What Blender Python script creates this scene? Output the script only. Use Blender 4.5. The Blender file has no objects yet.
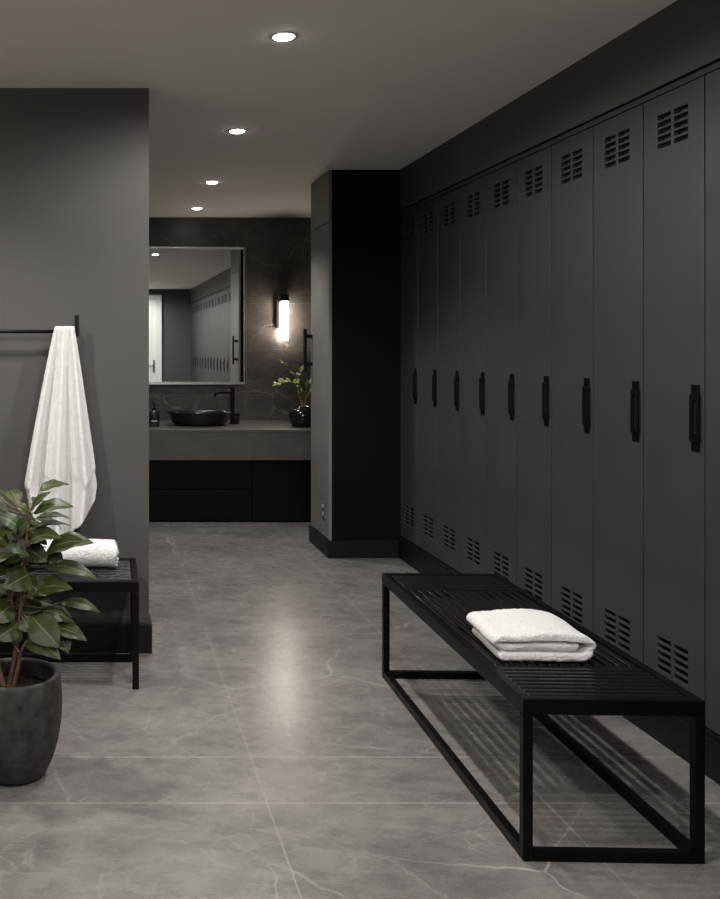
import bpy, bmesh, math, random
from mathutils import Vector, Matrix, noise
random.seed(7)
PI = math.pi
SC = bpy.context.scene
COL = SC.collection
F, VX, VY, H = 920.0, 105.0, 350.0, 1.397       # focal length and vanishing point in pixels, eye height

def P(px, py, Y):
    return Vector(((px - VX) * Y / F, Y, H - (py - VY) * Y / F))

# ------------------------------------------------------------------ materials
def new_mat(name):
    m = bpy.data.materials.new(name); m.use_nodes = True
    nt = m.node_tree
    return m, nt, nt.nodes['Principled BSDF']

def N(nt, t, **kw):
    n = nt.nodes.new(t)
    for k, v in kw.items():
        setattr(n, k, v)
    return n

def math_n(nt, op, a, b=None, c=None):
    n = N(nt, 'ShaderNodeMath', operation=op)
    for i, v in enumerate((a, b, c)):
        if v is None: continue
        if isinstance(v, (int, float)): n.inputs[i].default_value = v
        else: nt.links.new(v, n.inputs[i])
    return n.outputs[0]

def noise_n(nt, vec, scale, detail=4, rough=.55, dist=0):
    n = N(nt, 'ShaderNodeTexNoise')
    n.inputs['Scale'].default_value = scale; n.inputs['Detail'].default_value = detail
    n.inputs['Roughness'].default_value = rough; n.inputs['Distortion'].default_value = dist
    nt.links.new(vec, n.inputs['Vector'])
    return n

def ramp(nt, fac, stops, interp='LINEAR'):
    r = N(nt, 'ShaderNodeValToRGB'); r.color_ramp.interpolation = interp
    e = r.color_ramp.elements
    while len(e) < len(stops): e.new(.5)
    for i, (p, c) in enumerate(stops):
        e[i].position = p
        e[i].color = (c, c, c, 1) if isinstance(c, (int, float)) else (*c, 1)
    nt.links.new(fac, r.inputs[0])
    return r.outputs[0]

def mixc(nt, fac, a, b):
    m = N(nt, 'ShaderNodeMix', data_type='RGBA')
    for sock, v in ((m.inputs[0], fac), (m.inputs[6], a), (m.inputs[7], b)):
        if isinstance(v, (int, float)): sock.default_value = v
        elif isinstance(v, tuple): sock.default_value = (*v, 1)
        else: nt.links.new(v, sock)
    return m.outputs[2]

def bump(nt, bs, height, strength=.2, dist=.01):
    b = N(nt, 'ShaderNodeBump'); b.inputs['Strength'].default_value = strength; b.inputs['Distance'].default_value = dist
    nt.links.new(height, b.inputs['Height']); nt.links.new(b.outputs[0], bs.inputs['Normal'])

def paint(name, col, rough=.5, metal=0.0, var=.12, nscale=6, bscale=250, bstr=.05, spec=.5, coords='Object'):
    m, nt, bs = new_mat(name)
    tc = N(nt, 'ShaderNodeTexCoord')
    n = noise_n(nt, tc.outputs[coords], nscale, 5)
    lo = tuple(c * (1 - var) for c in col); hi = tuple(min(1, c * (1 + var)) for c in col)
    c = ramp(nt, n.outputs[0], [(.3, lo), (.7, hi)])
    nt.links.new(c, bs.inputs['Base Color'])
    r = ramp(nt, n.outputs[0], [(.3, max(0, rough - .05)), (.7, min(1, rough + .05))])
    nt.links.new(r, bs.inputs['Roughness'])
    bs.inputs['Metallic'].default_value = metal
    bs.inputs['Specular IOR Level'].default_value = spec
    n2 = noise_n(nt, tc.outputs[coords], bscale, 2)
    bump(nt, bs, n2.outputs[0], bstr, .002)
    return m

def emit(name, col, strength):
    m, nt, bs = new_mat(name)
    bs.inputs['Base Color'].default_value = (*col, 1)
    bs.inputs['Emission Color'].default_value = (*col, 1)
    bs.inputs['Emission Strength'].default_value = strength
    return m

def grid_line(nt, coord, period, offset, half):
    """1 on joints at offset + n*period, else 0"""
    a = math_n(nt, 'SUBTRACT', coord, offset - period / 2)
    b = math_n(nt, 'FLOORED_MODULO', a, period)
    d = math_n(nt, 'ABSOLUTE', math_n(nt, 'SUBTRACT', b, period / 2))
    return math_n(nt, 'LESS_THAN', d, half)

def vein_mask(nt, vec, scale, width, seedoff, dist=1.2, fade=(.45, .7)):
    mp = N(nt, 'ShaderNodeMapping'); mp.inputs['Location'].default_value = seedoff
    nt.links.new(vec, mp.inputs[0])
    warp = noise_n(nt, mp.outputs[0], scale * 1.6, 4, .6)
    ad = N(nt, 'ShaderNodeVectorMath', operation='MULTIPLY_ADD')
    nt.links.new(warp.outputs['Color'], ad.inputs[0]); ad.inputs[1].default_value = (dist / scale * .45,) * 3
    nt.links.new(mp.outputs[0], ad.inputs[2])
    v = N(nt, 'ShaderNodeTexVoronoi', feature='DISTANCE_TO_EDGE')
    v.inputs['Scale'].default_value = scale
    nt.links.new(ad.outputs[0], v.inputs['Vector'])
    line = ramp(nt, v.outputs['Distance'], [(0, 1), (width, 0)])
    fd = noise_n(nt, mp.outputs[0], scale * .9, 3)
    f = ramp(nt, fd.outputs[0], [(fade[0], 0), (fade[1], 1)])
    return math_n(nt, 'MULTIPLY', line, f)

def stone(name, dark, light, vein, veinamt, rough, joints, jointcol, vscale=1.3, cl=2.2, jamt=.6, rvar=.08):
    """joints: list of (axis, period, offset, halfwidth)"""
    m, nt, bs = new_mat(name)
    geo = N(nt, 'ShaderNodeNewGeometry')
    sep = N(nt, 'ShaderNodeSeparateXYZ'); nt.links.new(geo.outputs['Position'], sep.inputs[0])
    pos = geo.outputs['Position']
    mp = N(nt, 'ShaderNodeMapping'); mp.inputs['Scale'].default_value = (1, 2.1, 1.6)
    nt.links.new(pos, mp.inputs[0])
    c1 = noise_n(nt, mp.outputs[0], cl, 8, .65, .6)
    c2 = noise_n(nt, mp.outputs[0], cl * 9, 6, .7, .4)
    cm = math_n(nt, 'ADD', math_n(nt, 'MULTIPLY', c1.outputs[0], .62), math_n(nt, 'MULTIPLY', c2.outputs[0], .38))
    base = ramp(nt, cm, [(.36, dark), (.64, light)])
    v1 = vein_mask(nt, pos, vscale, .012, (3.1, 1.7, .4))
    v2 = vein_mask(nt, pos, vscale * 3.1, .02, (7.7, 2.9, 5.1), 1.6, (.5, .68))
    vm = math_n(nt, 'MINIMUM', math_n(nt, 'ADD', v1, math_n(nt, 'MULTIPLY', v2, .55)), 1.0)
    col = mixc(nt, math_n(nt, 'MULTIPLY', vm, veinamt), base, vein)
    jm = None
    for ax, per, off, hw in joints:
        g = grid_line(nt, sep.outputs['XYZ'.index(ax)], per, off, hw)
        jm = g if jm is None else math_n(nt, 'MAXIMUM', jm, g)
    if jm is not None:
        col = mixc(nt, math_n(nt, 'MULTIPLY', jm, jamt), col, jointcol)
    nt.links.new(col, bs.inputs['Base Color'])
    r = ramp(nt, c2.outputs[0], [(.3, rough - rvar), (.7, rough + rvar)])
    nt.links.new(r, bs.inputs['Roughness'])
    bump(nt, bs, cm, .05, .004)
    return m

def floor_stone(name, dark, light, vein, veinamt, rough, joints, jointcol, jamt=.5):
    m, nt, bs = new_mat(name)
    geo = N(nt, 'ShaderNodeNewGeometry'); pos = geo.outputs['Position']
    sep = N(nt, 'ShaderNodeSeparateXYZ'); nt.links.new(pos, sep.inputs[0])
    mp = N(nt, 'ShaderNodeMapping'); mp.inputs['Scale'].default_value = (.8, 1.4, 1); mp.inputs['Rotation'].default_value = (0, 0, .25)
    nt.links.new(pos, mp.inputs[0])
    c1 = noise_n(nt, mp.outputs[0], 2.4, 6, .58, .5)
    c2 = noise_n(nt, mp.outputs[0], 13, 8, .72, .3)
    c3 = noise_n(nt, pos, 140, 4, .7)
    cm = math_n(nt, 'ADD', math_n(nt, 'MULTIPLY', c1.outputs[0], .40), math_n(nt, 'ADD', math_n(nt, 'MULTIPLY', c2.outputs[0], .34), math_n(nt, 'MULTIPLY', c3.outputs[0], .26)))
    base = ramp(nt, cm, [(.40, dark), (.60, light)])
    v1 = vein_mask(nt, pos, .9, .0034, (3.1, 1.7, .4), .55, (.42, .62))
    v2 = vein_mask(nt, pos, 2.3, .010, (7.7, 2.9, 5.1), .8, (.44, .66))
    v3 = vein_mask(nt, pos, 6.5, .022, (1.7, 8.9, 2.1), 1.0, (.46, .70))
    vm = math_n(nt, 'ADD', v1, math_n(nt, 'ADD', math_n(nt, 'MULTIPLY', v2, .5), math_n(nt, 'MULTIPLY', v3, .42)))
    vm = math_n(nt, 'MINIMUM', vm, 1.0)
    col = mixc(nt, math_n(nt, 'MULTIPLY', vm, veinamt), base, vein)
    jm = None
    for ax, per, off, hw in joints:
        g = grid_line(nt, sep.outputs['XYZ'.index(ax)], per, off, hw)
        jm = g if jm is None else math_n(nt, 'MAXIMUM', jm, g)
    col = mixc(nt, math_n(nt, 'MULTIPLY', jm, jamt), col, jointcol)
    nt.links.new(col, bs.inputs['Base Color'])
    r = ramp(nt, c2.outputs[0], [(.3, rough - .03), (.7, rough + .04)])
    nt.links.new(r, bs.inputs['Roughness'])
    bump(nt, bs, cm, .015, .003)
    return m

def terry(name, col, scale=190, strength=.9):
    m, nt, bs = new_mat(name)
    tc = N(nt, 'ShaderNodeTexCoord')
    n = noise_n(nt, tc.outputs['Object'], scale, 3, .7)
    n2 = noise_n(nt, tc.outputs['Object'], scale * .22, 4, .6)
    s = math_n(nt, 'ADD', n.outputs[0], math_n(nt, 'MULTIPLY', n2.outputs[0], .8))
    c = ramp(nt, n.outputs[0], [(.3, tuple(x * .86 for x in col)), (.65, col)])
    nt.links.new(c, bs.inputs['Base Color'])
    bs.inputs['Roughness'].default_value = .95
    bs.inputs['Specular IOR Level'].default_value = .1
    bs.inputs['Sheen Weight'].default_value = .25
    bump(nt, bs, s, strength, .004)
    return m

def leaf_mat(name, top, vein, under, rough=.42):
    m, nt, bs = new_mat(name)
    uv = N(nt, 'ShaderNodeUVMap')
    sep = N(nt, 'ShaderNodeSeparateXYZ'); nt.links.new(uv.outputs[0], sep.inputs[0])
    u = math_n(nt, 'ABSOLUTE', math_n(nt, 'SUBTRACT', sep.outputs[0], .5))
    mid = math_n(nt, 'LESS_THAN', u, .022)
    w = math_n(nt, 'FRACT', math_n(nt, 'ADD', math_n(nt, 'MULTIPLY', sep.outputs[1], 8.0), math_n(nt, 'MULTIPLY', u, -5.0)))
    side = ramp(nt, w, [(0, 1), (.09, 0)])
    tc = N(nt, 'ShaderNodeTexCoord')
    n = noise_n(nt, tc.outputs['Object'], 14, 3)
    base = mixc(nt, n.outputs[0], tuple(c * .7 for c in top), tuple(c * 1.25 for c in top))
    vm = math_n(nt, 'MAXIMUM', mid, math_n(nt, 'MULTIPLY', side, .35))
    col = mixc(nt, vm, base, vein)
    g = N(nt, 'ShaderNodeNewGeometry')
    col = mixc(nt, g.outputs['Backfacing'], col, under)
    nt.links.new(col, bs.inputs['Base Color'])
    bs.inputs['Roughness'].default_value = rough
    bs.inputs['Specular IOR Level'].default_value = .3
    b = math_n(nt, 'SUBTRACT', n.outputs[0], math_n(nt, 'MULTIPLY', vm, .5))
    bump(nt, bs, b, .25, .003)
    return m

M = {}
M['floor'] = floor_stone('grey stone tile', (.108, .102, .097), (.212, .201, .192), (.48, .46, .435), .62, .27,
                   [('X', .86, .50, .0014), ('Y', 2.4, 3.157, .0026), ('Y', 2.4, 2.837, .0026)], (.39, .37, .35), jamt=.7)
M['wall_stone'] = stone('dark marble wall', (.028, .0245, .022), (.075, .067, .060), (.34, .30, .26), .8, .4,
                        [('X', .95, 1.29, .0022), ('Z', .42, 1.82, .0022)], (.16, .14, .12), vscale=2.0, cl=3)
M['vanity_stone'] = stone('grey stone counter', (.050, .046, .041), (.085, .079, .071), (.14, .13, .12), .2, .45, [], (0, 0, 0), vscale=2.5, cl=4)
M['partition'] = paint('dark grey plaster', (.070, .066, .0635), .6, var=.07, nscale=2.5, bscale=180, bstr=.08, spec=.3)
M['ceiling'] = paint('ceiling paint', (.80, .765, .73), .85, var=.02, nscale=3, bscale=150, bstr=.03, spec=.2)
M['back_wall'] = paint('charcoal wall', (.07, .069, .068), .65, var=.06, nscale=2, spec=.25)
M['column'] = paint('pier paint with shade', (.0055, .0054, .0052), .7, var=.08, nscale=3, spec=.06)  # shade on the pier front put into the colour; its side stays lighter
M['cab_grey'] = paint('grey cabinet panel', (.165, .160, .152), .5, var=.1, nscale=5, spec=.35)
M['base'] = paint('black skirting', (.0085, .0084, .0082), .45, var=.08, spec=.2)
M['bulk'] = paint('charcoal bulkhead', (.068, .063, .059), .6, var=.06, nscale=2, spec=.3)
M['locker'] = paint('charcoal powder coat', (.0415, .0388, .0372), .5, var=.07, nscale=3, bscale=600, bstr=.06, spec=.3)
M['locker_in'] = paint('locker inside', (.02, .019, .018), .6, var=.05)
M['louvre'] = paint('louvre metal', (.13, .125, .12), .4, var=.05)  # lighter than the doors, to stand in for light catching the fins
M['black'] = paint('matt black metal', (.0035, .0035, .0036), .36, var=.1, nscale=9, bscale=500, bstr=.04, spec=.2)
M['bench'] = paint('black powder coated steel', (.0025, .0025, .0026), .34, var=.12, nscale=12, bscale=500, bstr=.03, spec=.14)
M['slat'] = paint('black steel slats', (.0045, .0045, .0046), .28, var=.05, nscale=3, bscale=500, bstr=0, spec=.35)
M['vanity_base'] = paint('black vanity front', (.0022, .0022, .0024), .5, var=.05, spec=.12)
M['ceramic'] = paint('black glazed ceramic', (.011, .0105, .010), .16, var=.15, nscale=8, bscale=80, bstr=.04)
M['towel'] = terry('white terry cloth', (.73, .72, .712))
M['pot'] = paint('charcoal concrete', (.034, .032, .029), .6, var=.6, nscale=22, bscale=110, bstr=.35, spec=.35)
M['soil'] = paint('dark potting soil', (.012, .009, .007), .95, var=.6, nscale=60, bscale=120, bstr=1.0, spec=.1)
M['bark'] = paint('brown bark', (.14, .075, .05), .75, var=.4, nscale=40, bscale=200, bstr=.5, spec=.2)
M['twig'] = paint('green brown stem', (.16, .12, .045), .6, var=.3, nscale=40)
M['leaf'] = leaf_mat('deep green leaf', (.026, .038, .009), (.11, .13, .045), (.055, .07, .032))
M['leaf_young'] = leaf_mat('young green leaf', (.06, .085, .02), (.17, .2, .08), (.12, .16, .08))
M['leaf_grey'] = leaf_mat('grey green leaf', (.042, .062, .028), (.15, .18, .10), (.13, .155, .12))
M['sprig'] = leaf_mat('yellow green leaf', (.30, .34, .10), (.42, .45, .2), (.3, .34, .14))
M['trim'] = paint('downlight trim', (.55, .54, .52), .45, var=.02)
M['lens'] = emit('lit downlight lens', (1, .96, .91), 40)
M['tube'] = emit('lit wall lamp tube', (1, .88, .74), 64)
M['white'] = paint('white door paint', (.72, .72, .70), .45, var=.03)
M['frost'] = paint('polished mirror edge', (.85, .85, .83), .22, metal=.9, var=.03)
M['chrome'] = paint('polished metal', (.7, .69, .67), .2, metal=1.0, var=.05)
M['outlet'] = paint('outlet plate', (.085, .083, .078), .5, var=.05)
M['socket'] = paint('outlet contacts', (.5, .49, .47), .35, var=.05)
M['label'] = paint('pale label strip', (.55, .54, .52), .6, var=.04)
mm, nt, bs = new_mat('mirror glass')
bs.inputs['Base Color'].default_value = (.92, .935, .93, 1); bs.inputs['Metallic'].default_value = 1; bs.inputs['Roughness'].default_value = .012
M['mirror'] = mm

# ------------------------------------------------------------------ mesh helpers
def add_box(bm, x0, x1, y0, y1, z0, z1, bev=0.0, seg=2):
    vs = [bm.verts.new((x, y, z)) for x in (x0, x1) for y in (y0, y1) for z in (z0, z1)]
    idx = [(0, 1, 3, 2), (4, 6, 7, 5), (0, 4, 5, 1), (2, 3, 7, 6), (0, 2, 6, 4), (1, 5, 7, 3)]
    fs = [bm.faces.new([vs[i] for i in f]) for f in idx]
    if bev > 0:
        es = list({e for f in fs for e in f.edges})
        bmesh.ops.bevel(bm, geom=es, offset=bev, segments=seg, profile=.6, affect='EDGES')

def add_tube(bm, pts, rad, n=8, cap=True):
    pts = [Vector(p) for p in pts]
    if isinstance(rad, (int, float)): rad = [rad] * len(pts)
    rings = []; up = Vector((0, 0, 1))
    prev = None
    for i, p in enumerate(pts):
        d = (pts[min(i + 1, len(pts) - 1)] - pts[max(i - 1, 0)]).normalized()
        if prev is None:
            a = d.cross(up)
            if a.length < 1e-3: a = d.cross(Vector((1, 0, 0)))
        else:
            a = prev - d * prev.dot(d)
        a.normalize(); prev = a; b = d.cross(a)
        rings.append([bm.verts.new(p + (a * math.cos(2 * PI * k / n) + b * math.sin(2 * PI * k / n)) * rad[i]) for k in range(n)])
    for r0, r1 in zip(rings, rings[1:]):
        for k in range(n):
            bm.faces.new((r0[k], r0[(k + 1) % n], r1[(k + 1) % n], r1[k]))
    if cap:
        bm.faces.new(list(reversed(rings[0]))); bm.faces.new(rings[-1])

def add_lathe(bm, prof, n=48, sx=1, sy=1, c=(0, 0, 0)):
    rings = []
    for r, z in prof:
        if r < 1e-6: rings.append([bm.verts.new((c[0], c[1], c[2] + z))])
        else: rings.append([bm.verts.new((c[0] + r * sx * math.cos(2 * PI * k / n), c[1] + r * sy * math.sin(2 * PI * k / n), c[2] + z)) for k in range(n)])
    for a, b in zip(rings, rings[1:]):
        for k in range(n):
            k2 = (k + 1) % n
            if len(a) == 1 and len(b) == 1: continue
            if len(a) == 1: bm.faces.new((a[0], b[k2], b[k]))
            elif len(b) == 1: bm.faces.new((a[k], a[k2], b[0]))
            else: bm.faces.new((a[k], a[k2], b[k2], b[k]))

def obj(name, bm, mat, parent=None, smooth=False, loc=None):
    bmesh.ops.recalc_face_normals(bm, faces=bm.faces)
    me = bpy.data.meshes.new(name); bm.to_mesh(me); bm.free()
    for f in me.polygons: f.use_smooth = bool(smooth)
    me.materials.append(mat)
    o = bpy.data.objects.new(name, me); COL.objects.link(o)
    if parent is not None: o.parent = parent
    if loc is not None: o.location = loc
    if smooth == 'auto':
        for f in me.polygons: f.use_smooth = True
        es = o.modifiers.new('edges', 'EDGE_SPLIT'); es.split_angle = math.radians(38)
    return o

def tag(o, label, cat, group=None):
    o['label'] = label; o['category'] = cat
    if group: o['group'] = group
    return o

def thing(name, label, cat, loc=(0, 0, 0), rz=0, group=None):
    o = bpy.data.objects.new(name, None); COL.objects.link(o)
    o.empty_display_size = .1
    o.location = loc; o.rotation_euler = (0, 0, rz)
    return tag(o, label, cat, group)

def struct(name, bm, mat, label=None, smooth=False):
    o = obj(name, bm, mat, None, smooth); o['kind'] = 'structure'
    if label: o['label'] = label
    return o

def box(x0, x1, y0, y1, z0, z1, bev=0.0):
    bm = bmesh.new(); add_box(bm, x0, x1, y0, y1, z0, z1, bev); return bm

def boxes(*bs):
    bm = bmesh.new()
    for b in bs: add_box(bm, *b)
    return bm

def copy_tree(o, parent=None):
    c = o.copy(); COL.objects.link(c)
    if parent is not None: c.parent = parent
    for ch in list(o.children): copy_tree(ch, c)
    return c

# ------------------------------------------------------------------ the room
XL, XR, YB, YF, ZC = -2.45, 2.46, -1.535, 8.40, 2.607     # left, right, back (behind the camera), far wall, ceiling
struct('floor', box(XL - .1, XR + .1, YB - .1, YF + .1, -.1, 0), M['floor'], 'grey veined stone tile floor')
struct('ceiling', box(XL - .1, XR + .1, YB - .1, YF + .1, ZC, ZC + .1), M['ceiling'], 'smooth warm grey painted ceiling')
struct('wall_left', box(XL - .1, XL, YB - .1, YF + .1, 0, ZC), M['partition'], 'dark grey side wall')
struct('wall_right', box(XR, XR + .1, YB - .1, YF + .1, 0, ZC), M['bulk'], 'charcoal wall behind the lockers')
struct('wall_rear', box(XL, XR, YB - .1, YB, 0, ZC), M['back_wall'], 'charcoal wall with the white door, seen in the mirror')
struct('wall_far', box(XL, XR, YF, YF + .1, 0, ZC), M['wall_stone'], 'dark veined marble wall behind the vanity')
struct('wall_partition', box(XL, .203, 4.25, 4.40, 0, ZC), M['partition'], 'dark grey partition wall with the towel rail')
bm = bmesh.new()
add_box(bm, XL, .217, 4.234, 4.25, 0, .135, .004)
add_box(bm, .203, .217, 4.2502, 4.40, 0, .135, .004)
struct('baseboard_partition', bm, M['base'], 'black skirting under the partition wall')
# column between lockers and vanity
CX, CY0, CY1 = 1.504, 6.178, 6.72
struct('wall_column', box(CX + .021, XR, CY0, CY1, 0, ZC), M['column'], 'wall pier closing the locker row, its shade put into a near black colour')
bm = bmesh.new()
add_box(bm, CX - .012, 1.968, CY0 - .014, CY0, 0, .118, .003)
add_box(bm, CX - .012, CX, CY0, CY1 + .012, 0, .118, .003)
struct('baseboard_column', bm, M['base'], 'black skirting round the foot of the pier')
bm = bmesh.new()
add_box(bm, CX, CX + .02, CY0 + .004, CY1, 2.264, ZC)
add_box(bm, CX, CX + .02, CY0 + .004, CY0 + .022, .118, 2.262)
struct('trim_column', bm, M['cab_grey'], 'grey panel above the tall door on the pier side')
# bulkhead and plinth of the locker wall
struct('wall_bulkhead', box(1.98, XR, YB, CY0, 2.339, ZC), M['bulk'], 'charcoal bulkhead over the lockers')
bm = bmesh.new()
add_box(bm, 1.972, 2.40, YB, CY0, 0, .128, .003)
add_box(bm, 1.978, 2.40, YB, CY0, .1285, .148, .003)
struct('baseboard_right', bm, M['base'], 'black plinth under the lockers')
struct('baseboard_rear', box(XL, 1.96, YB, YB + .012, 0, .12, .003), M['base'], 'black skirting of the charcoal rear wall')

# white door in the rear wall (seen in the mirror)
DX0, DX1 = .50, 1.40
bm = bmesh.new()
add_box(bm, DX0, DX0 + .09, YB + .0125, YB + .045, 0, 2.40, .004)
add_box(bm, DX1 - .09, DX1, YB + .0125, YB + .045, 0, 2.40, .004)
add_box(bm, DX0, DX1, YB + .0125, YB + .045, 2.401, 2.49, .004)
dr = struct('door_1', bm, M['white'], 'white door and frame reflected at the left of the mirror')
bm = bmesh.new()
add_box(bm, DX0 + .095, DX1 - .095, YB + .0125, YB + .026, .01, 2.395, .002)
for (a, b) in ((.15, 1.1), (1.22, 2.28)):
    add_box(bm, DX0 + .2, DX1 - .2, YB + .026, YB + .032, a, b, .003)
pn = obj('door_panel', bm, M['white'], dr)
bm = bmesh.new()
add_box(bm, DX1 - .17, DX1 - .14, YB + .033, YB + .04, .95, 1.2, .003)
add_tube(bm, [(DX1 - .155, YB + .038, 1.08), (DX1 - .155, YB + .075, 1.08), (DX1 - .27, YB + .075, 1.08)], .009, 10)
obj('door_handle', bm, M['black'], dr)

# ------------------------------------------------------------------ lockers
PITCH, Y0 = .3477, 6.168
LX = 1.98
def panel_with_holes(x0, x1, ycuts, zcuts, holes):
    """slab between x0 and x1, cells of the y/z grid in holes left open"""
    bm = bmesh.new()
    ys, zs = sorted(set(ycuts)), sorted(set(zcuts))
    V = {}
    def v(i, j, s):
        k = (i, j, s)
        if k not in V: V[k] = bm.verts.new((x0 if s == 0 else x1, ys[i], zs[j]))
        return V[k]
    def solid(i, j):
        if i < 0 or j < 0 or i >= len(ys) - 1 or j >= len(zs) - 1: return False
        cy, cz = (ys[i] + ys[i + 1]) / 2, (zs[j] + zs[j + 1]) / 2
        return not any(a < cy < b and c < cz < d for a, b, c, d in holes)
    for i in range(len(ys) - 1):
        for j in range(len(zs) - 1):
            if not solid(i, j): continue
            for s in (0, 1):
                bm.faces.new([v(i, j, s), v(i + 1, j, s), v(i + 1, j + 1, s), v(i, j + 1, s)])
            for di, dj, (a, b) in ((-1, 0, ((i, j), (i, j + 1))), (1, 0, ((i + 1, j), (i + 1, j + 1))), (0, -1, ((i, j), (i + 1, j))), (0, 1, ((i, j + 1), (i + 1, j + 1)))):
                if not solid(i + di, j + dj):
                    bm.faces.new([v(*a, 0), v(*b, 0), v(*b, 1), v(*a, 1)])
    return bm

def make_locker():
    t = thing('locker', '', 'locker', (LX, 0, .149), 0, 'charcoal lockers along the right wall')
    hw = .1734
    z0, z1 = .002, 2.181
    # carcass (open box) with the top rail
    bm = bmesh.new()
    add_box(bm, .024, .44, -hw, -hw + .004, z0, z1); add_box(bm, .024, .44, hw - .004, hw, z0, z1)
    add_box(bm, .024, .44, -hw + .0041, hw - .0041, z0, z0 + .006); add_box(bm, .024, .44, -hw + .0041, hw - .0041, z1 - .006, z1)
    add_box(bm, .434, .44, -hw + .0041, hw - .0041, z0 + .0061, z1 - .0061)
    obj('body', bm, M['locker_in'], t)
    obj('top_rail', box(.003, .0239, -hw, hw, z1 - .021, z1, .0012), M['locker'], t)
    # door
    dz0, dz1 = .006, z1 - .026
    dy = .1699
    holes = []; yc = [-dy, dy]; zc = [dz0, dz1]
    rows, sh, sp = 5, .0170, .0255
    vents = {'upper': 2.026, 'lower': .165}
    for zcen in vents.values():
        for cy0, cy1 in ((-.087, -.008), (.008, .087)):
            yc += [cy0, cy1]
            for r in range(rows):
                zz = zcen + (r - (rows - 1) / 2) * sp
                zc += [zz - sh / 2, zz + sh / 2]
                holes.append((cy0, cy1, zz - sh / 2, zz + sh / 2))
    bm = panel_with_holes(0, .02, yc, zc, holes)
    d = obj('door', bm, M['locker'], t)
    bv = d.modifiers.new('bevel', 'BEVEL'); bv.width = .0018; bv.segments = 2; bv.limit_method = 'ANGLE'; bv.angle_limit = math.radians(50)
    for nm, zcen in vents.items():
        bm = bmesh.new()
        for cy0, cy1 in ((-.090, -.006), (.006, .090)):
            for r in range(rows):
                zz = zcen + (r - (rows - 1) / 2) * sp
                a = (.0205, zz + .007); b = (.034, zz - .009)
                th = .0012
                vs = [bm.verts.new((x, y, z + dz)) for y in (cy0, cy1) for (x, z) in (a, b) for dz in (-th / 2, th / 2)]
                for f in ((0, 1, 3, 2), (4, 6, 7, 5), (0, 4, 5, 1), (2, 3, 7, 6), (0, 2, 6, 4), (1, 5, 7, 3)):
                    bm.faces.new([vs[i] for i in f])
        obj(nm + '_vent', bm, M['louvre'], d)
    # handle: long plate, two posts, grip bar
    hy, hz = -.131, 1.020
    bm = bmesh.new()
    for q in (-1, 1):
        za, zb = sorted((hz + q * .056, hz + q * .112))
        add_box(bm, -.004, -.0002, hy - .021, hy + .021, za, zb, .0015)
        za, zb = sorted((hz + q * .060, hz + q * .080))
        add_box(bm, -.014, -.0041, hy - .029, hy + .017, za, zb, .003)
        add_box(bm, -.0135, -.006, hy - .006 + q * .0165 - .0065, hy - .006 + q * .0165 + .0065, hz - .0595, hz + .0595, .002)
        add_tube(bm, [(-.004, hy, hz + q * .098), (-.0065, hy, hz + q * .098)], .005, 10)
    obj('handle', bm, M['black'], d)
    return t

lk = make_locker()
ORD = ['first', 'second', 'third', 'fourth', 'fifth', 'sixth', 'seventh', 'eighth', 'ninth', 'tenth', 'eleventh', 'twelfth']
NLOCK = 21
for k in range(NLOCK):
    o = lk if k == 0 else copy_tree(lk)
    o.location = (LX, Y0 - PITCH * (k + .5), .149)
    if k == 0: lab = 'narrow charcoal locker squeezed into the corner against the dark pier'
    elif k < 9: lab = f'tall charcoal louvred locker, {ORD[k]} in the row counting from the dark pier'
    elif k == 9: lab = 'widest looking charcoal locker, tenth from the pier, behind the near end of the bench'
    elif k == 10: lab = 'charcoal locker cut off by the right edge of the photo, eleventh from the pier'
    else:
        j = NLOCK - 1 - k
        lab = ('charcoal locker in the corner with the white-door wall, seen in the mirror' if j == 0 else
               f'charcoal locker seen only in the mirror, {ORD[j]} from the corner by the white door')
    o['label'] = lab
# filler strip at the rear corner
struct('trim_1', box(1.98, 2.40, YB, Y0 - PITCH * NLOCK - .002, .149, 2.338), M['locker'], 'narrow filler strip at the end of the locker row')

# ------------------------------------------------------------------ tall cabinet door on the pier side
t = thing('tall_cabinet', 'tall grey cupboard front with black bar handle on the side of the pier', 'cupboard', (CX + .01, (CY0 + CY1) / 2, .12))
hy0, hy1 = CY0 + .026 - (CY0 + CY1) / 2, CY1 - (CY0 + CY1) / 2
obj('door', box(-.010, .010, hy0, hy1, .001, 2.138, .002), M['cab_grey'], t)
bm = bmesh.new()
hz = 1.395 - .12
for s in (-1, 1): add_box(bm, -.058, -.0102, .213, .24, hz + s * .1 - .014, hz + s * .1 + .014, .003)
add_box(bm, -.072, -.052, .211, .242, hz - .155, hz + .155, .003)
obj('handle', bm, M['black'], t)
t = thing('wall_outlet', 'small power outlet low on the grey side of the dark pier', 'outlet', (CX - .0002, 6.32, .30))
obj('plate', box(-.007, 0, -.035, .035, -.055, .055, .002), M['outlet'], t)
for z in (-.026, .026): obj('socket', box(-.010, -.0071, -.017, .017, z - .012, z + .012, .002), M['socket'], t)

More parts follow.
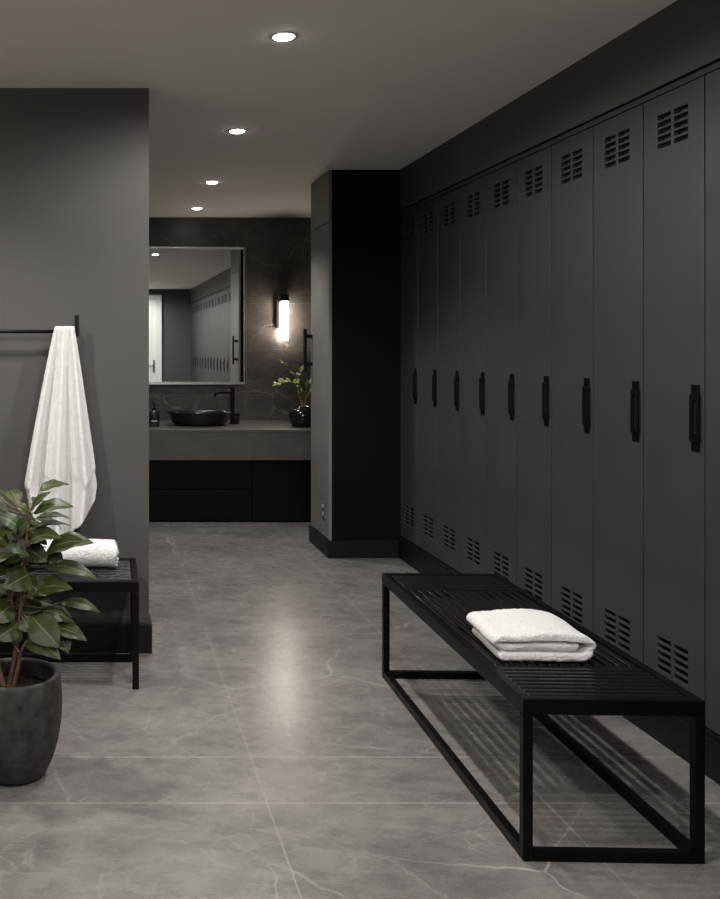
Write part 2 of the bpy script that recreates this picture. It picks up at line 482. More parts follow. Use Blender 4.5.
# ------------------------------------------------------------------ benches
def make_bench(L, W, Hh, label, loc, rz, front_rail=True):
    """long axis = local X, front = local -Y"""
    t = thing('slatted_bench', label, 'bench', loc, rz, 'black slatted steel benches')
    s = .027; a = .043
    hx, hy = L / 2, W / 2
    ry = hy if front_rail else hy - .075        # rear legs stand in from the wall on the short bench frame
    for sx in (-1, 1):
        for y0, y1 in ((-hy, -hy + s), (ry - s, ry)):
            x0, x1 = sorted((sx * hx, sx * (hx - s)))
            obj('leg', box(x0, x1, y0, y1, 0, Hh - a - .0005, .003), M['bench'], t)
    bm = bmesh.new()
    z0, z1 = Hh - a, Hh
    add_box(bm, -hx, hx, -hy, -hy + s, z0, z1, .002); add_box(bm, -hx, hx, hy - s, hy, z0, z1, .002)
    add_box(bm, -hx, -hx + s, -hy + s + .0003, hy - s - .0003, z0, z1, .002)
    add_box(bm, hx - s, hx, -hy + s + .0003, hy - s - .0003, z0, z1, .002)
    obj('frame', bm, M['bench'], t)
    b = .029
    sides = [(-hx + s + .0005, hx - s - .0005, ry - s, ry)]
    if front_rail: sides.append((-hx + s + .0005, hx - s - .0005, -hy, -hy + s))
    for sx in (-1, 1):
        x0, x1 = sorted((sx * hx, sx * (hx - s)))
        if front_rail: sides.append((x0, x1, -hy + s + .0005, hy - s - .0005))
    for x0, x1, y0, y1 in sides:
        obj('floor_rail', box(x0, x1, y0, y1, 0, b, .002), M['bench'], t)
    # slats: end panels run across, the middle lengthwise
    bm = bmesh.new()
    e = .235; ix = hx - s; iy = hy - s
    n = 8; p = e / n
    mx = ix
    if front_rail:
        for sx in (-1, 1):
            for k in range(n):
                c = sx * (ix - p * (k + .5) - .002)
                add_box(bm, c - p * .33, c + p * .33, -iy, iy, Hh - .018, Hh - .0015, .0045, 3)
            c = sx * (ix - e - .012)
            add_box(bm, c - .007, c + .007, -iy, iy, Hh - .034, Hh - .0045, .0015)
        mx = ix - e - .0195
    m = 13; q = 2 * iy / m
    for k in range(m):
        c = -iy + q * (k + .5)
        wd = q * (.45 if front_rail and k in (5, 6, 7) else .33)
        add_box(bm, -mx, mx, c - wd, c + wd, Hh - .018, Hh - .0015, .0045, 3)
    obj('slatted_seat', bm, M['slat'], t, 'auto')
    for fx in (-.36, 0, .36):
        obj('cross_brace', box(fx * L - .014, fx * L + .014, -iy, iy, Hh - .044, Hh - .0185, .002), M['bench'], t)
    return t

BL, BW, BH = 1.425, .488, .444
yaw = math.radians(90 - 1.7)
nl = Vector((1.142, 2.512, 0))             # near left corner on the floor
ax = Vector((math.cos(yaw), math.sin(yaw), 0)); ay = Vector((math.sin(yaw), -math.cos(yaw), 0))  # along, and to the right
bc = nl + ax * BL / 2 + ay * BW / 2
bench_r = make_bench(BL, BW, BH, 'long black slatted bench in front of the lockers with a folded white towel', bc, yaw)
bench_l = make_bench(1.46, .43, BH, 'black slatted bench against the partition under the hanging towel', (.140 - .73, 3.785 + .215, 0), 0, front_rail=False)

# ------------------------------------------------------------------ towels
def fuzz(bm, amp, sc):
    bm.normal_update()
    for v in bm.verts:
        n = noise.noise(v.co * sc) * .6 + noise.noise(v.co * sc * 2.7 + Vector((5, 3, 1))) * .4
        v.co += v.normal * amp * n

def pile(o, n):
    """finer mesh plus a short rough terry pile"""
    sb = o.modifiers.new('sub', 'SUBSURF'); sb.levels = n; sb.render_levels = n
    for size, amp in ((.012, .0022), (.004, .0030)):
        tx = bpy.data.textures.new('pile', 'CLOUDS'); tx.noise_scale = size; tx.noise_depth = 2
        d = o.modifiers.new('pile', 'DISPLACE'); d.texture = tx; d.texture_coords = 'LOCAL'; d.strength = amp; d.mid_level = .5

def ribbon_loft(center, half, ny, ylen, edge_r, bend=None):
    """thick ribbon: centre line in local XZ, lofted along Y with rounded selvedges"""
    bm = bmesh.new()
    m = len(center)
    tang = []
    for i in range(m):
        d = (center[min(i + 1, m - 1)] - center[max(i - 1, 0)]); d.normalize(); tang.append(d)
    ring_pts = []
    cap = 6
    for i in range(m): ring_pts.append((center[i], Vector((-tang[i].y, tang[i].x))))
    e = tang[-1]; nn = Vector((-e.y, e.x))
    for k in range(1, cap): a = PI / 2 - PI * k / cap; ring_pts.append((center[-1], nn * math.sin(a) + e * math.cos(a)))
    for i in reversed(range(m)): ring_pts.append((center[i], -Vector((-tang[i].y, tang[i].x))))
    e = -tang[0]; nn = -Vector((-tang[0].y, tang[0].x))
    for k in range(1, cap): a = PI / 2 - PI * k / cap; ring_pts.append((center[0], nn * math.sin(a) + e * math.cos(a)))
    rings = []
    ts = []
    for j in range(ny + 1):
        u = -1 + 2 * j / ny
        ts.append(math.copysign(1 - (1 - abs(u)) ** 1.5, u))
    for u in ts:
        y = u * ylen / 2
        ed = ylen / 2 - abs(y)
        k = 1 if ed >= edge_r else math.sqrt(max(0.0, 1 - ((edge_r - ed) / edge_r) ** 2))
        hh = half * (.25 + .75 * k)
        r = []
        for c, n in ring_pts:
            p = Vector((c.x + n.x * hh, y, c.y + n.y * hh))
            if bend: p = bend(p)
            r.append(bm.verts.new(p))
        rings.append(r)
    q = len(ring_pts)
    for a, b in zip(rings, rings[1:]):
        for k in range(q): bm.faces.new((a[k], a[(k + 1) % q], b[(k + 1) % q], b[k]))
    # caps: strip between the two sides of the ribbon
    for r in (rings[0], rings[-1]):
        lo = r[m + cap - 1: 2 * m + cap - 1][::-1]; hi = r[:m]
        for i in range(m - 1): bm.faces.new((hi[i], hi[i + 1], lo[i + 1], lo[i]))
        bm.faces.new([hi[-1]] + r[m:m + cap - 1] + [lo[-1]])
        bm.faces.new([lo[0]] + r[2 * m + cap - 1:] + [hi[0]])
    return bm

# folded towel on the bench
C = []
half = .0142
for i in range(25): C.append(Vector((-.124 + .222 * i / 24, half)))
for i in range(1, 14):
    a = -PI / 2 + PI * i / 14
    C.append(Vector((.098 + .034 * math.cos(a), half * 3 + .0292 * math.sin(a))))
for i in range(25): C.append(Vector((.098 - .216 * i / 24, half * 5 + .0004)))
for i in range(1, 9):
    a = PI / 2 + PI * i / 9
    C.append(Vector((-.118 + .016 * math.cos(a), half * 4 + .0148 * math.sin(a))))
for i in range(24): C.append(Vector((-.118 + .200 * i / 23, half * 3 - .0002)))
def bend(p):
    q = p.copy()
    z = p.z
    q.z += .006 * math.sin(p.x * 22 + 1) * (z / .09) ** 2 - .010 * max(0, (p.x - .06) / .09) * (z / .09)
    q.z += .004 * noise.noise(Vector((p.x * 9, p.y * 9, 2))) * (z / .09)
    q.x += .006 * math.sin(p.y * 14) * (1 if p.x < 0 else .4) + (.006 if z > .045 else -.002) * (-1 if p.x < 0 else 1)
    q.y += .005 * noise.noise(Vector((p.x * 12, z * 30, 7)))
    if p.y < -.10 and z < .06 and z > .03: q.y += .006
    return q
bm = ribbon_loft(C, half, 44, .272, .016, bend)
fuzz(bm, .0022, 70)
o = obj('folded_towel', bm, M['towel'], None, True, (1.353, 2.935, BH + .0022))
o.rotation_euler = (0, 0, math.radians(-1.5)); o.scale = (1.03, 1, 1)
pile(o, 2)
tag(o, 'folded white terry towel lying on the long bench by the lockers', 'towel', 'white terry towels')

# rolled towel on the bench by the partition
C = []
turns = 3.6
for i in range(150):
    a = 2 * PI * turns * i / 149
    r = .012 + (.0625 - .012) * i / 149
    C.append(Vector((r * math.cos(a + .3), r * math.sin(a + .3))))
def bendr(p):
    q = p.copy(); rr = math.hypot(p.x, p.z)
    q.y += .006 * math.sin(3 * math.atan2(p.z, p.x)) + (.062 - rr) * .16 * (1 if p.y > 0 else -1)
    q.z *= .97; q.z += .002 * math.sin(p.y * 25)
    return q
bm = ribbon_loft(C, .0066, 40, .36, .008, bendr)
fuzz(bm, .0018, 80)
o = obj('rolled_towel', bm, M['towel'], None, True, (-.132, 4.005, BH + .066))
o.rotation_euler = (0, 0, math.radians(-90))
pile(o, 2)
tag(o, 'rolled white terry towel resting on the bench by the partition', 'towel', 'white terry towels')

# hanging towel over the rail
RY, RZ = 4.18, 1.481
def hang_towel():
    nu, nt_ = 72, 110
    xc0 = (64.5 - VX) * 4.15 / F; xc1 = (60 - VX) * 4.15 / F
    bm = bmesh.new()
    def sheet_point(u, t, back):
        # u -1..1, t 0 top .. 1 bottom
        # bottom contour
        if not back:
            if u > .36: L = .945 - .155 * ((u - .36) / .64) ** 1.1
            elif u < -.35: L = .945 - .13 * ((-u - .35) / .65)
            else: L = .945
            L += .008 * math.cos(9 * u)
        else:
            L = .76
        drop = t * L
        k = min(1.0, drop / .70)
        w = .0445 + (.159 - .0445) * k ** .93 - .03 * max(0, drop - .72) / .2
        D = .695 + .03 * math.cos(2.55 * PI * u + 1.0) - .05 * max(0, u - .4)      # outer layer ends here
        step = 1 / (1 + math.exp((drop - D) / .004)) if not back else 0
        w += .006 * step * k
        if back: w *= .9
        cx = xc0 + (xc1 - xc0) * min(1, t * 1.2)
        x = cx + u * w * (1 + .05 * u * t)
        z = RZ + .0135 - drop
        A = .007 + .042 * t
        ph = 2.55 * PI * u + .5 + .4 * math.sin(3 * t)
        fold = math.cos(ph) * A * .8 + A * .35 * math.cos(5.3 * PI * u + 1.2)
        # tight crease left of the right flap
        fold -= .024 * t * math.exp(-((u - .30) / .05) ** 2)
        y = RY - .018 + .05 * t - A * .9 - .012 * t - fold - .007 * step * k
        if back: y = RY + .018 + .030 * t + .004 * math.cos(ph)
        return Vector((x, y, z))
    rows = []
    # front sheet bottom -> top, over the rail, down the back
    seq = [('f', 1 - i / nt_) for i in range(nt_ + 1)] + [('o', k / 7) for k in range(1, 7)] + [('b', i / 60) for i in range(61)]
    for kind, t in seq:
        r = []
        for i in range(nu + 1):
            u = -1 + 2 * i / nu
            if kind == 'f': p = sheet_point(u, t, False)
            elif kind == 'b': p = sheet_point(u, t, True)
            else:
                a = sheet_point(u, 0, False); b = sheet_point(u, 0, True)
                p = a.lerp(b, t); p.z += .007 * math.sin(PI * t)
            r.append(bm.verts.new(p))
        rows.append(r)
    for a, b in zip(rows, rows[1:]):
        for i in range(nu): bm.faces.new((a[i], a[i + 1], b[i + 1], b[i]))
    fuzz(bm, .0025, 55)
    o = obj('hanging_towel', bm, M['towel'], None, True)
    so = o.modifiers.new('thick', 'SOLIDIFY'); so.thickness = .007; so.offset = 0
    pile(o, 1)
    tag(o, 'long white terry towel hanging gathered from the black wall rail', 'towel', 'white terry towels')
hang_towel()

t = thing('towel_rail', 'thin black towel rail with end bracket on the dark grey partition', 'towel rail', (-.9, 4.2495, RZ))
bm = bmesh.new(); add_tube(bm, [(-1.2, -.07, 0), (.772, -.07, 0)], .0085, 14)
obj('bar', bm, M['black'], t, True)
for x in (.772, -1.2):
    bm = bmesh.new()
    add_box(bm, x - .0095, x + .0095, -.082, -.058, -.022, .074, .002)
    add_box(bm, x - .008, x + .008, -.0579, 0, -.012, .012, .002)
    obj('bracket', bm, M['black'], t)

# ------------------------------------------------------------------ leaves
def leaf_bm(base, tip, width, up=Vector((0, 0, 1)), droop=.12, fold=.25, ns=12, nw=6):
    """leaf surface from base to tip; up = face normal hint"""
    bm = bmesh.new(); uvl = bm.loops.layers.uv.new('UVMap')
    ax = tip - base; L = ax.length; ax.normalize()
    side = ax.cross(up)
    if side.length < 1e-3: side = ax.cross(Vector((0, 1, .2)))
    side.normalize(); nrm = side.cross(ax).normalized()
    G = []
    for i in range(ns + 1):
        s = i / ns
        w = width / 2 * (math.sin(PI * s ** .82) ** .85 if 0 < s < 1 else 0)
        if s > .8: w *= 1 - .35 * ((s - .8) / .2)
        c = base + ax * (L * s) + nrm * (L * droop * 4 * s * (1 - s)) 
        row = []
        for j in range(nw + 1):
            v = -1 + 2 * j / nw
            ripple = .03 * width * math.sin(s * 17 + v * 2) * abs(v)
            p = c + side * (w * v) + nrm * (abs(v) * w * fold - w * .12 * v * v + ripple)
            row.append((bm.verts.new(p), (j / nw, s)))
        G.append(row)
    for i in range(ns):
        for j in range(nw):
            q = [G[i][j], G[i][j + 1], G[i + 1][j + 1], G[i + 1][j]]
            f = bm.faces.new([a[0] for a in q])
            for lp, a in zip(f.loops, q): lp[uvl].uv = a[1]
    return bm

def leaf_obj(base, tip, width, mat, parent, up, droop, fold, th=.0007, name='leaf', **kw):
    bm = leaf_bm(base, tip, width, up, droop, fold, **kw)
    # keep winding so that the upper face is the front
    me = bpy.data.meshes.new(name); bm.normal_update()
    if sum((f.normal.dot(up) for f in bm.faces)) < 0: bmesh.ops.reverse_faces(bm, faces=bm.faces)
    bmesh.ops.remove_doubles(bm, verts=bm.verts, dist=1e-6)
    bm.to_mesh(me); bm.free()
    for f in me.polygons: f.use_smooth = True
    me.materials.append(mat)
    o = bpy.data.objects.new(name, me); COL.objects.link(o); o.parent = parent
    return o

# ------------------------------------------------------------------ big potted plant
PX, PY = (14 - VX) * 3.04 / F, 3.04
plant = thing('potted_plant', 'leafy green shrub in a round charcoal pot at the left of the photo', 'potted plant', (PX, PY, 0))
rim = .333
prof = [(0, 0), (.088, 0), (.101, .004), (.112, .020), (.130, .058), (.146, .113), (.156, .17), (.1595, .22), (.159, .26), (.1555, .30), (.152, .325), (.149, .332), (.141, rim + .001), (.133, .331), (.129, .323),
        (.134, .29), (.136, .255), (0, .255)]
bm = bmesh.new(); add_lathe(bm, prof, 72)
obj('pot', bm, M['pot'], plant, True)
bm = bmesh.new()
rr = [(0, .283)] + [(.0195 * i, .281 - .0006 * i) for i in range(1, 8)]
add_lathe(bm, rr, 40)
for v in bm.verts: v.co.z += .006 * noise.noise(v.co * 45)
obj('soil', bm, M['soil'], plant, True)
o0 = Vector((PX, PY, 0))
def L3(px, py, Y): return P(px, py, Y) - o0
trunk_pts = [L3(9, 684, 3.03), L3(14, 664, 3.04), L3(17, 640, 3.04), L3(21, 605, 3.04), L3(23, 575, 3.05), L3(26, 545, 3.05), L3(29, 512, 3.06)]
trunk2 = [L3(4, 686, 3.06), L3(-1, 668, 3.07), L3(-6, 640, 3.08), L3(-10, 600, 3.08), L3(-12, 560, 3.07), L3(-9, 535, 3.06)]
trunk3 = [L3(12, 684, 3.01), L3(18, 668, 2.99), L3(20, 655, 2.98), L3(24, 645, 2.96)]
trunk4 = [L3(17, 640, 3.04), L3(12, 600, 3.02), L3(16, 565, 3.0), L3(19, 530, 2.99)]
for pts in (trunk_pts, trunk2, trunk3): pts[0].z = .268
bm = bmesh.new()
def smooth_path(pts, k=5):
    out = []
    n = len(pts)
    for i in range(n - 1):
        p0, p1, p2, p3 = pts[max(i - 1, 0)], pts[i], pts[i + 1], pts[min(i + 2, n - 1)]
        for j in range(k):
            t_ = j / k
            out.append(.5 * ((2 * p1) + (-p0 + p2) * t_ + (2 * p0 - 5 * p1 + 4 * p2 - p3) * t_ ** 2 + (-p0 + 3 * p1 - 3 * p2 + p3) * t_ ** 3))
    out.append(pts[-1]); return out
stems = []
for pts, r0, r1 in ((trunk_pts, .0125, .003), (trunk2, .011, .003), (trunk3, .009, .004), (trunk4, .005, .0025)):
    sp = smooth_path(pts); stems.append(sp)
    add_tube(bm, sp, [r0 + (r1 - r0) * (i / (len(sp) - 1)) ** .7 for i in range(len(sp))], 9)
obj('stem', bm, M['bark'], plant, True)
allp = [p for sp in stems for p in sp if p.z > .33]
# (base px, tip px, depth of base, depth of tip, width px, normal hint, droop, material)
UPF = Vector((.05, -.55, .85)); UPE = Vector((.0, -.16, 1)); FR = Vector((.1, -.95, .35)); LF = Vector((-.5, -.6, .6))
K = [((31, 511), (51, 492), 3.04, 3.02, 15, Vector((-.55, -.35, .7)), .10, 'leaf'),
     ((33, 513), (74, 507), 3.05, 2.99, 19, UPF, .12, 'leaf'),
     ((36, 518), (71, 519), 3.05, 3.06, 15, UPE, .10, 'leaf_grey'),
     ((36, 527), (71, 526), 3.05, 3.09, 15, UPE, .10, 'leaf_grey'),
     ((21, 530), (-4, 516), 2.99, 2.98, 18, UPF, .14, 'leaf_grey'),
     ((17, 533), (30, 520), 2.99, 2.93, 15, Vector((-.3, -.8, .4)), .06, 'leaf_grey'),
     ((27, 545), (62, 538), 3.05, 2.98, 22, UPF, .18, 'leaf'),
     ((45, 553), (94, 543), 3.03, 2.96, 25, UPF, .14, 'leaf'),
     ((48, 554), (64, 561), 3.03, 3.0, 15, FR, .12, 'leaf'),
     ((29, 555), (3, 549), 3.0, 2.93, 17, UPF, .10, 'leaf_grey'),
     ((30, 574), (3, 589), 3.02, 2.92, 24, FR, .10, 'leaf'),
     ((44, 567), (98, 580), 3.03, 2.98, 17, UPF, .14, 'leaf'),
     ((28, 568), (62, 570), 3.05, 3.12, 18, UPE, .14, 'leaf_grey'),
     ((32, 594), (73, 589), 3.02, 2.96, 25, UPF, .16, 'leaf'),
     ((60, 603), (101, 613), 3.04, 3.02, 13, UPF, .14, 'leaf'),
     ((32, 617), (60, 648), 2.98, 2.90, 27, FR, .06, 'leaf'),
     ((23, 618), (31, 633), 3.0, 2.96, 15, FR, .05, 'leaf_grey'),
     ((52, 626), (87, 641), 3.02, 2.98, 17, UPF, .10, 'leaf'),
     ((58, 630), (69, 654), 3.03, 2.98, 15, FR, .10, 'leaf'),
     ((26, 641), (61, 660), 2.97, 2.90, 22, UPF, .16, 'leaf'),
     ((24, 645), (42, 642), 2.98, 3.06, 18, FR, .12, 'leaf'),
     ((42, 610), (74, 623), 3.04, 3.02, 18, UPF, .12, 'leaf'),
     ((26, 548), (48, 562), 3.06, 3.0, 19, FR, .10, 'leaf'),
     ((24, 580), (52, 602), 3.04, 2.98, 20, FR, .08, 'leaf'),
     ((16, 560), (-4, 570), 3.02, 2.95, 18, FR, .10, 'leaf'),
     ((12, 605), (-10, 622), 3.0, 2.93, 22, FR, .10, 'leaf'),
     ((14, 645), (17, 622), 3.0, 2.98, 13, FR, .05, 'leaf_young'),
     ((10, 640), (0, 610), 3.03, 3.0, 15, FR, .05, 'leaf_young'),
     ((10, 545), (-12, 535), 3.03, 3.0, 18, UPF, .14, 'leaf_young'),
     ((28, 514), (14, 503), 3.06, 3.05, 12, UPF, .10, 'leaf_young'),
     ((27, 530), (47, 545), 3.07, 3.08, 18, UPF, .12, 'leaf'),
     ((25, 560), (5, 566), 3.08, 3.14, 19, UPF, .1, 'leaf'),
     ((22, 600), (46, 622), 3.08, 3.13, 20, UPF, .1, 'leaf'),
     ((22, 590), (0, 604), 3.08, 3.14, 20, UPF, .1, 'leaf'),
     ((18, 625), (-6, 640), 3.0, 2.94, 20, FR, .1, 'leaf')]
pet = bmesh.new()
lw = 3.04 / F
def petiole(b):
    q = min(allp, key=lambda p: (p - b).length + (.08 if p.z > b.z + .01 else 0))
    m_ = (q + b) / 2 + Vector((0, 0, -.25 * (q - b).length * .4))
    add_tube(pet, [q, m_, b], [.0022, .0019, .0014], 6)
for (bx, by), (tx, ty), yb, yt, w, up, dr, mt in K:
    b, tp = L3(bx, by, yb), L3(tx, ty, yt)
    leaf_obj(b, tp, w * lw * 1.12, M[mt], plant, up, dr, .22)
    petiole(b)
rnd = random.Random(11)
for i in range(42):       # the side of the shrub outside the frame and behind
    z = rnd.uniform(.50, .93)
    ang = rnd.uniform(PI * .42, PI * 1.45) if i % 3 else rnd.uniform(.15 * PI, .6 * PI)
    r0 = rnd.uniform(.03, .09); ln = rnd.uniform(.09, .14)
    c = Vector((.02, .02, z))
    b = c + Vector((math.cos(ang), math.sin(ang), .1)) * r0
    tp = b + Vector((math.cos(ang), math.sin(ang) * .9, rnd.uniform(-.45, .35))) * ln
    leaf_obj(b, tp, rnd.uniform(.055, .08), M[rnd.choice(['leaf', 'leaf', 'leaf_grey'])], plant, Vector((0, -.3, 1)), .14, .22)
    petiole(b)
obj('leaf_stalks', pet, M['twig'], plant, True)

# ------------------------------------------------------------------ vanity
VX0, VX1, VYF, ZT = -1.2, 2.44, 7.405, .755
t = thing('vanity', 'long grey stone vanity counter over a black base', 'vanity', ((VX0 + VX1) / 2, 7.9, 0))
cx = (VX0 + VX1) / 2
obj('countertop', box(VX0 - cx, VX1 - cx, VYF - 7.9, YF - 7.9 - .001, ZT - .02, ZT, .002), M['vanity_stone'], t)
obj('apron', box(VX0 - cx, VX1 - cx, VYF - 7.9 + .003, VYF - 7.9 + .05, .509, ZT - .0205, .002), M['vanity_stone'], t)
obj('base', box(VX0 - cx, VX1 - cx, VYF - 7.9 + .062, YF - 7.9 - .001, 0, ZT - .0205), M['vanity_base'], t)
xj = (251 - VX) * 7.5 / F
for (x0, x1) in ((VX0, xj), ):
    obj('drawer', box(x0 + .01 - cx, x1 - .004 - cx, VYF - 7.9 + .044, VYF - 7.9 + .0615, .272, .505, .002), M['vanity_base'], t)
    obj('drawer', box(x0 + .01 - cx, x1 - .004 - cx, VYF - 7.9 + .044, VYF - 7.9 + .0615, .02, .262, .002), M['vanity_base'], t)
obj('door', box(xj + .004 - cx, 2.2 - cx, VYF - 7.9 + .040, VYF - 7.9 + .0615, .01, .505, .002), M['vanity_base'], t)

# basin
t = thing('vessel_basin', 'wide black oval vessel basin standing on the vanity counter', 'basin', ((199.5 - VX) * 7.85 / F, 7.85, ZT))
prof = [(0, .0005), (.185, .0005), (.21, .006), (.235, .03), (.252, .062), (.263, .092), (.282, .108), (.289, .114), (.286, .119), (.272, .117), (.252, .105), (.235, .075), (.20, .04), (.12, .022), (.03, .018), (0, .018)]
bm = bmesh.new(); add_lathe(bm, prof, 72, 1, .72)
obj('bowl', bm, M['ceramic'], t, True)
bm = bmesh.new(); add_lathe(bm, [(0, .026), (.014, .026), (.022, .024), (.023, .0195), (0, .0195)], 24)
obj('drain', bm, M['black'], t, True)
# tap
t = thing('basin_tap', 'tall black tap with straight spout beside the vessel basin', 'tap', ((231 - VX) * 8.0 / F + .012, 8.0, ZT))
bm = bmesh.new()
add_tube(bm, [(0, 0, .0005), (0, 0, .012)], .026, 24); add_tube(bm, [(0, 0, .0115), (0, 0, .315)], .0185, 24)
obj('body', bm, M['black'], t, 'auto')
bm = bmesh.new()
add_tube(bm, [(-.015, 0, .272), (-.10, -.012, .274), (-.142, -.018, .272), (-.152, -.019, .262), (-.153, -.019, .232)], .0105, 16)
obj('spout', bm, M['black'], t, 'auto')
bm = bmesh.new()
add_box(bm, .012, .055, -.02, .02, .0005, .075, .004); add_tube(bm, [(.0, 0, .085), (.062, 0, .085)], .014, 16)
obj('lever', bm, M['black'], t, 'auto')
# soap dispenser
t = thing('soap_dispenser', 'small black soap dispenser with metal pump at the left of the basin', 'soap dispenser', ((154 - VX) * 7.72 / F, 7.72, ZT))
obj('bottle', box(-.046, .046, -.034, .034, .0005, .138, .008), M['ceramic'], t, 'auto')
obj('label', box(-.024, .026, -.0352, -.0342, .045, .053), M['label'], t)
bm = bmesh.new(); add_lathe(bm, [(0, .1385), (.018, .1385), (.018, .156), (.008, .159), (.006, .159), (.006, .192), (0, .192)], 20)
obj('collar', bm, M['black'], t, 'auto')
bm = bmesh.new()
add_tube(bm, [(0, 0, .1925), (0, 0, .212)], .011, 16); add_tube(bm, [(-.002, 0, .206), (.03, -.02, .208), (.045, -.03, .198)], .005, 10)
add_tube(bm, [(0, 0, .165), (0, 0, .178)], .0085, 14)
obj('pump', bm, M['chrome'], t, 'auto')
# vase with sprigs
t = thing('vase_plant', 'round black vase with yellow-green leafy sprigs on the vanity counter', 'plant', ((303 - VX) * 7.72 / F, 7.72, ZT))
prof = [(0, .0005), (.07, .0005), (.09, .006), (.112, .04), (.122, .075), (.120, .105), (.103, .138), (.085, .152), (.076, .158), (.074, .166), (.070, .168), (.066, .16), (.07, .145), (.06, .12), (0, .12)]
bm = bmesh.new(); add_lathe(bm, prof, 56)
obj('vase', bm, M['ceramic'], t, True)
bm = bmesh.new()
rnd = random.Random(5)
def V3(px, py, Y=7.72): return P(px, py, Y) - Vector(((303 - VX) * 7.72 / F, 7.72, ZT))
twigs = [[V3(302, 410), V3(301, 400), V3(299, 388, 7.70), V3(295, 375, 7.68), V3(284, 364, 7.66)],
         [V3(303, 410), V3(302, 398), V3(296, 386, 7.65), V3(288, 382, 7.62), V3(279, 384, 7.6)],
         [V3(304, 410), V3(305, 398), V3(308, 386, 7.7), V3(314, 380, 7.7)],
         [V3(304, 410), V3(307, 396), V3(316, 386, 7.78), V3(326, 378, 7.8)],
         [V3(302, 410), V3(300, 396, 7.76), V3(298, 380, 7.8), V3(302, 370, 7.82)]]
for tw in twigs: tw[0].z = .125
lv = []
for tw in twigs:
    sp = smooth_path(tw, 6)
    add_tube(bm, sp, [.0045 - .003 * i / len(sp) for i in range(len(sp))], 6)
    for i in range(8, len(sp), 2):
        for s in (-1, 1):
            if rnd.random() < .12: continue
            d = (sp[min(i + 1, len(sp) - 1)] - sp[i - 1]).normalized()
            out = (d * .5 + Vector((rnd.uniform(-.4, .6) * s, rnd.uniform(-.8, .6), rnd.uniform(-.25, .6)))).normalized()
            b = sp[i]
            lv.append((b, b + out * rnd.uniform(.04, .07), rnd.uniform(.022, .032)))
    d = (sp[-1] - sp[-3]).normalized(); lv.append((sp[-1], sp[-1] + d * .06, .025))
obj('stem', bm, M['twig'], t, True)
for b, tp, w in lv:
    leaf_obj(b, tp, w, M['sprig'], t, Vector((0, -.5, .9)), .1, .2, ns=6, nw=4)

# wall lamps
def wall_lamp(label, loc, rz):
    t = thing('wall_lamp', label, 'wall lamp', loc, rz, 'tube wall lamps')
    bm = bmesh.new(); add_tube(bm, [(0, 0, -.172), (0, 0, .176)], .0305, 28)
    obj('tube', bm, M['tube'], t, 'auto')
    bm = bmesh.new()
    add_tube(bm, [(0, 0, .1762), (0, 0, .236)], .040, 28); add_box(bm, -.03, .03, .03, .0795, .186, .226, .003)
    obj('cap', bm, M['black'], t, 'auto')
    obj('back_plate', box(-.066, -.036, .045, .0795, -.065, .205, .002), M['black'], t)
    return t
wall_lamp('lit vertical tube wall lamp with black bracket on the marble wall', ((284.7 - VX) * 8.32 / F, YF - .08, 1.66), 0)
wall_lamp('added unseen tube wall lamp on the left side wall, nearer to the partition', (XL + .08, 2.9, 2.05), PI / 2)  # added out of view, like the lamps below, to light the ceiling
wall_lamp('added unseen tube wall lamp on the left side wall, nearer to the white door', (XL + .08, .9, 2.05), PI / 2)
wall_lamp('added unseen tube wall lamp on the charcoal wall beside the white door', (-.9, YB + .08, 2.05), PI)

# mirror (hung a hair out of parallel with the wall)
MX0, MX1, MZ0, MZ1 = .345, 1.274, 1.083, 2.335
mw, mh = (MX1 - MX0) / 2, (MZ1 - MZ0) / 2
mir = thing('wall_mirror', 'large frameless wall mirror above the basin reflecting the lockers', 'mirror', ((MX0 + MX1) / 2, 8.374, (MZ0 + MZ1) / 2))
bm = bmesh.new(); bw, bd = .022, .0016
o_ = [bm.verts.new((sx * mw, -.006 + bd, sz * mh)) for sx, sz in ((-1, -1), (1, -1), (1, 1), (-1, 1))]
i_ = [bm.verts.new((sx * (mw - bw), -.006, sz * (mh - bw))) for sx, sz in ((-1, -1), (1, -1), (1, 1), (-1, 1))]
k_ = [bm.verts.new((sx * mw, -.001, sz * mh)) for sx, sz in ((-1, -1), (1, -1), (1, 1), (-1, 1))]
bm.faces.new(i_)
for k in range(4):
    bm.faces.new((o_[k], o_[(k + 1) % 4], i_[(k + 1) % 4], i_[k])); bm.faces.new((k_[k], k_[(k + 1) % 4], o_[(k + 1) % 4], o_[k]))
bm.faces.new(k_)
obj('glass', bm, M['mirror'], mir)
bm = bmesh.new(); e_ = .024
for x0, x1, z0, z1 in ((-mw, mw, -mh, -mh + e_), (-mw, mw, mh - e_ * .3, mh), (-mw, -mw + e_, -mh + e_ + .0003, mh - e_ * .3 - .0003), (mw - e_ * .5, mw, -mh + e_ + .0003, mh - e_ * .3 - .0003)):
    add_box(bm, x0, x1, -.0085, -.0062, z0, z1, .0006)
obj('frosted_edge', bm, M['frost'], mir)
obj('backing', box(-mw + .03, mw - .03, -.0008, .010, -mh + .03, mh - .03), M['black'], mir)
mir.rotation_euler = (0, 0, math.radians(.80))

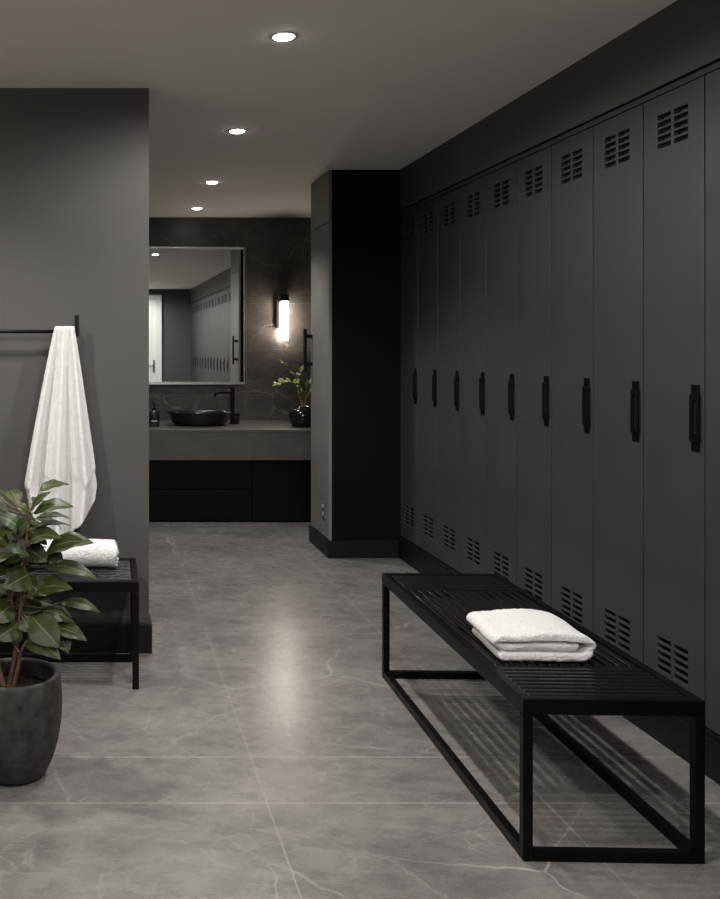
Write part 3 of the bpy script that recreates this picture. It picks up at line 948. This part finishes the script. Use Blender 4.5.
# ------------------------------------------------------------------ downlights
def make_downlight():
    t = thing('downlight', '', 'ceiling light', (0, 0, ZC), 0, 'recessed ceiling downlights')
    bm = bmesh.new(); add_lathe(bm, [(.0405, -.003), (.042, -.0035), (.054, -.0025), (.056, -.0005), (.0405, -.0005), (.0405, -.003)], 40)
    obj('trim_ring', bm, M['trim'], t, True)
    bm = bmesh.new(); add_lathe(bm, [(0, -.0095), (.02, -.0092), (.032, -.0078), (.038, -.005), (.040, -.001), (0, -.001)], 36)
    obj('lens', bm, M['lens'], t, True)
    return t
dl = make_downlight()
W_MAIN = 88
spots = [(.690, 3.55, 'downlight closest to the top of the photo, largest of the ceiling row', 1.0),
         (.729, 5.08, 'second ceiling downlight along the aisle, beside the partition corner', 1.0),
         (.771, 6.63, 'third ceiling downlight along the aisle, level with the dark pier', .9),
         (.785, 7.85, 'smallest looking ceiling downlight, just in front of the marble wall', .32),
         (-.78, 3.40, 'ceiling downlight over the towel rail, left of the frame', 1.5),
         (.66, 2.0, 'added unseen ceiling downlight above the near end of the long bench', 1.0),  # downlights from here on are added out of view as soft fill
         (.64, .45, 'added unseen ceiling downlight of the aisle row, halfway to the white door', 1.0),
         (.62, -.8, 'added unseen ceiling downlight just in front of the white door', 1.0),
         (-.78, 1.95, 'added unseen left row ceiling downlight, second from the partition', .5),
         (-.78, .4, 'added unseen left row ceiling downlight, farthest from the partition', .5)]
for i, (x, y, lab, k) in enumerate(spots):
    o = dl if i == 0 else copy_tree(dl)
    o.location = (x, y, ZC); o['label'] = lab
    L = bpy.data.lights.new('downlight_lamp', 'SPOT'); L.energy = W_MAIN * k; L.color = (1, .968, .937)
    narrow = y > 4; L.spot_size = wash = i == 4; L.spot_size = math.radians(118 if narrow else 122 if wash else 174); L.spot_blend = .6 if narrow else .95 if wash else .45; L.shadow_soft_size = .04
    lo = bpy.data.objects.new('downlight_lamp', L); lo.location = (x, y, ZC - .03); COL.objects.link(lo)

# ------------------------------------------------------------------ camera and view
cam = bpy.data.cameras.new('camera'); co = bpy.data.objects.new('camera', cam); COL.objects.link(co)
co.location = (0, 0, H); co.rotation_euler = (math.radians(90), 0, 0)
cam.sensor_width = 36; cam.lens = 36 * F / 899
cam.shift_x = (360 - VX) / 899; cam.shift_y = -(449.5 - VY) / 899
cam.clip_start = .05; cam.clip_end = 60
SC.camera = co
w = bpy.data.worlds.new('world'); SC.world = w; w.use_nodes = True
w.node_tree.nodes['Background'].inputs[0].default_value = (.02, .02, .02, 1)
vs = SC.view_settings
SC.display_settings.display_device = 'sRGB'
vs.view_transform = 'Standard'; vs.look = 'None'; vs.gamma = 1; vs.use_curve_mapping = False
vs.exposure = 0.0
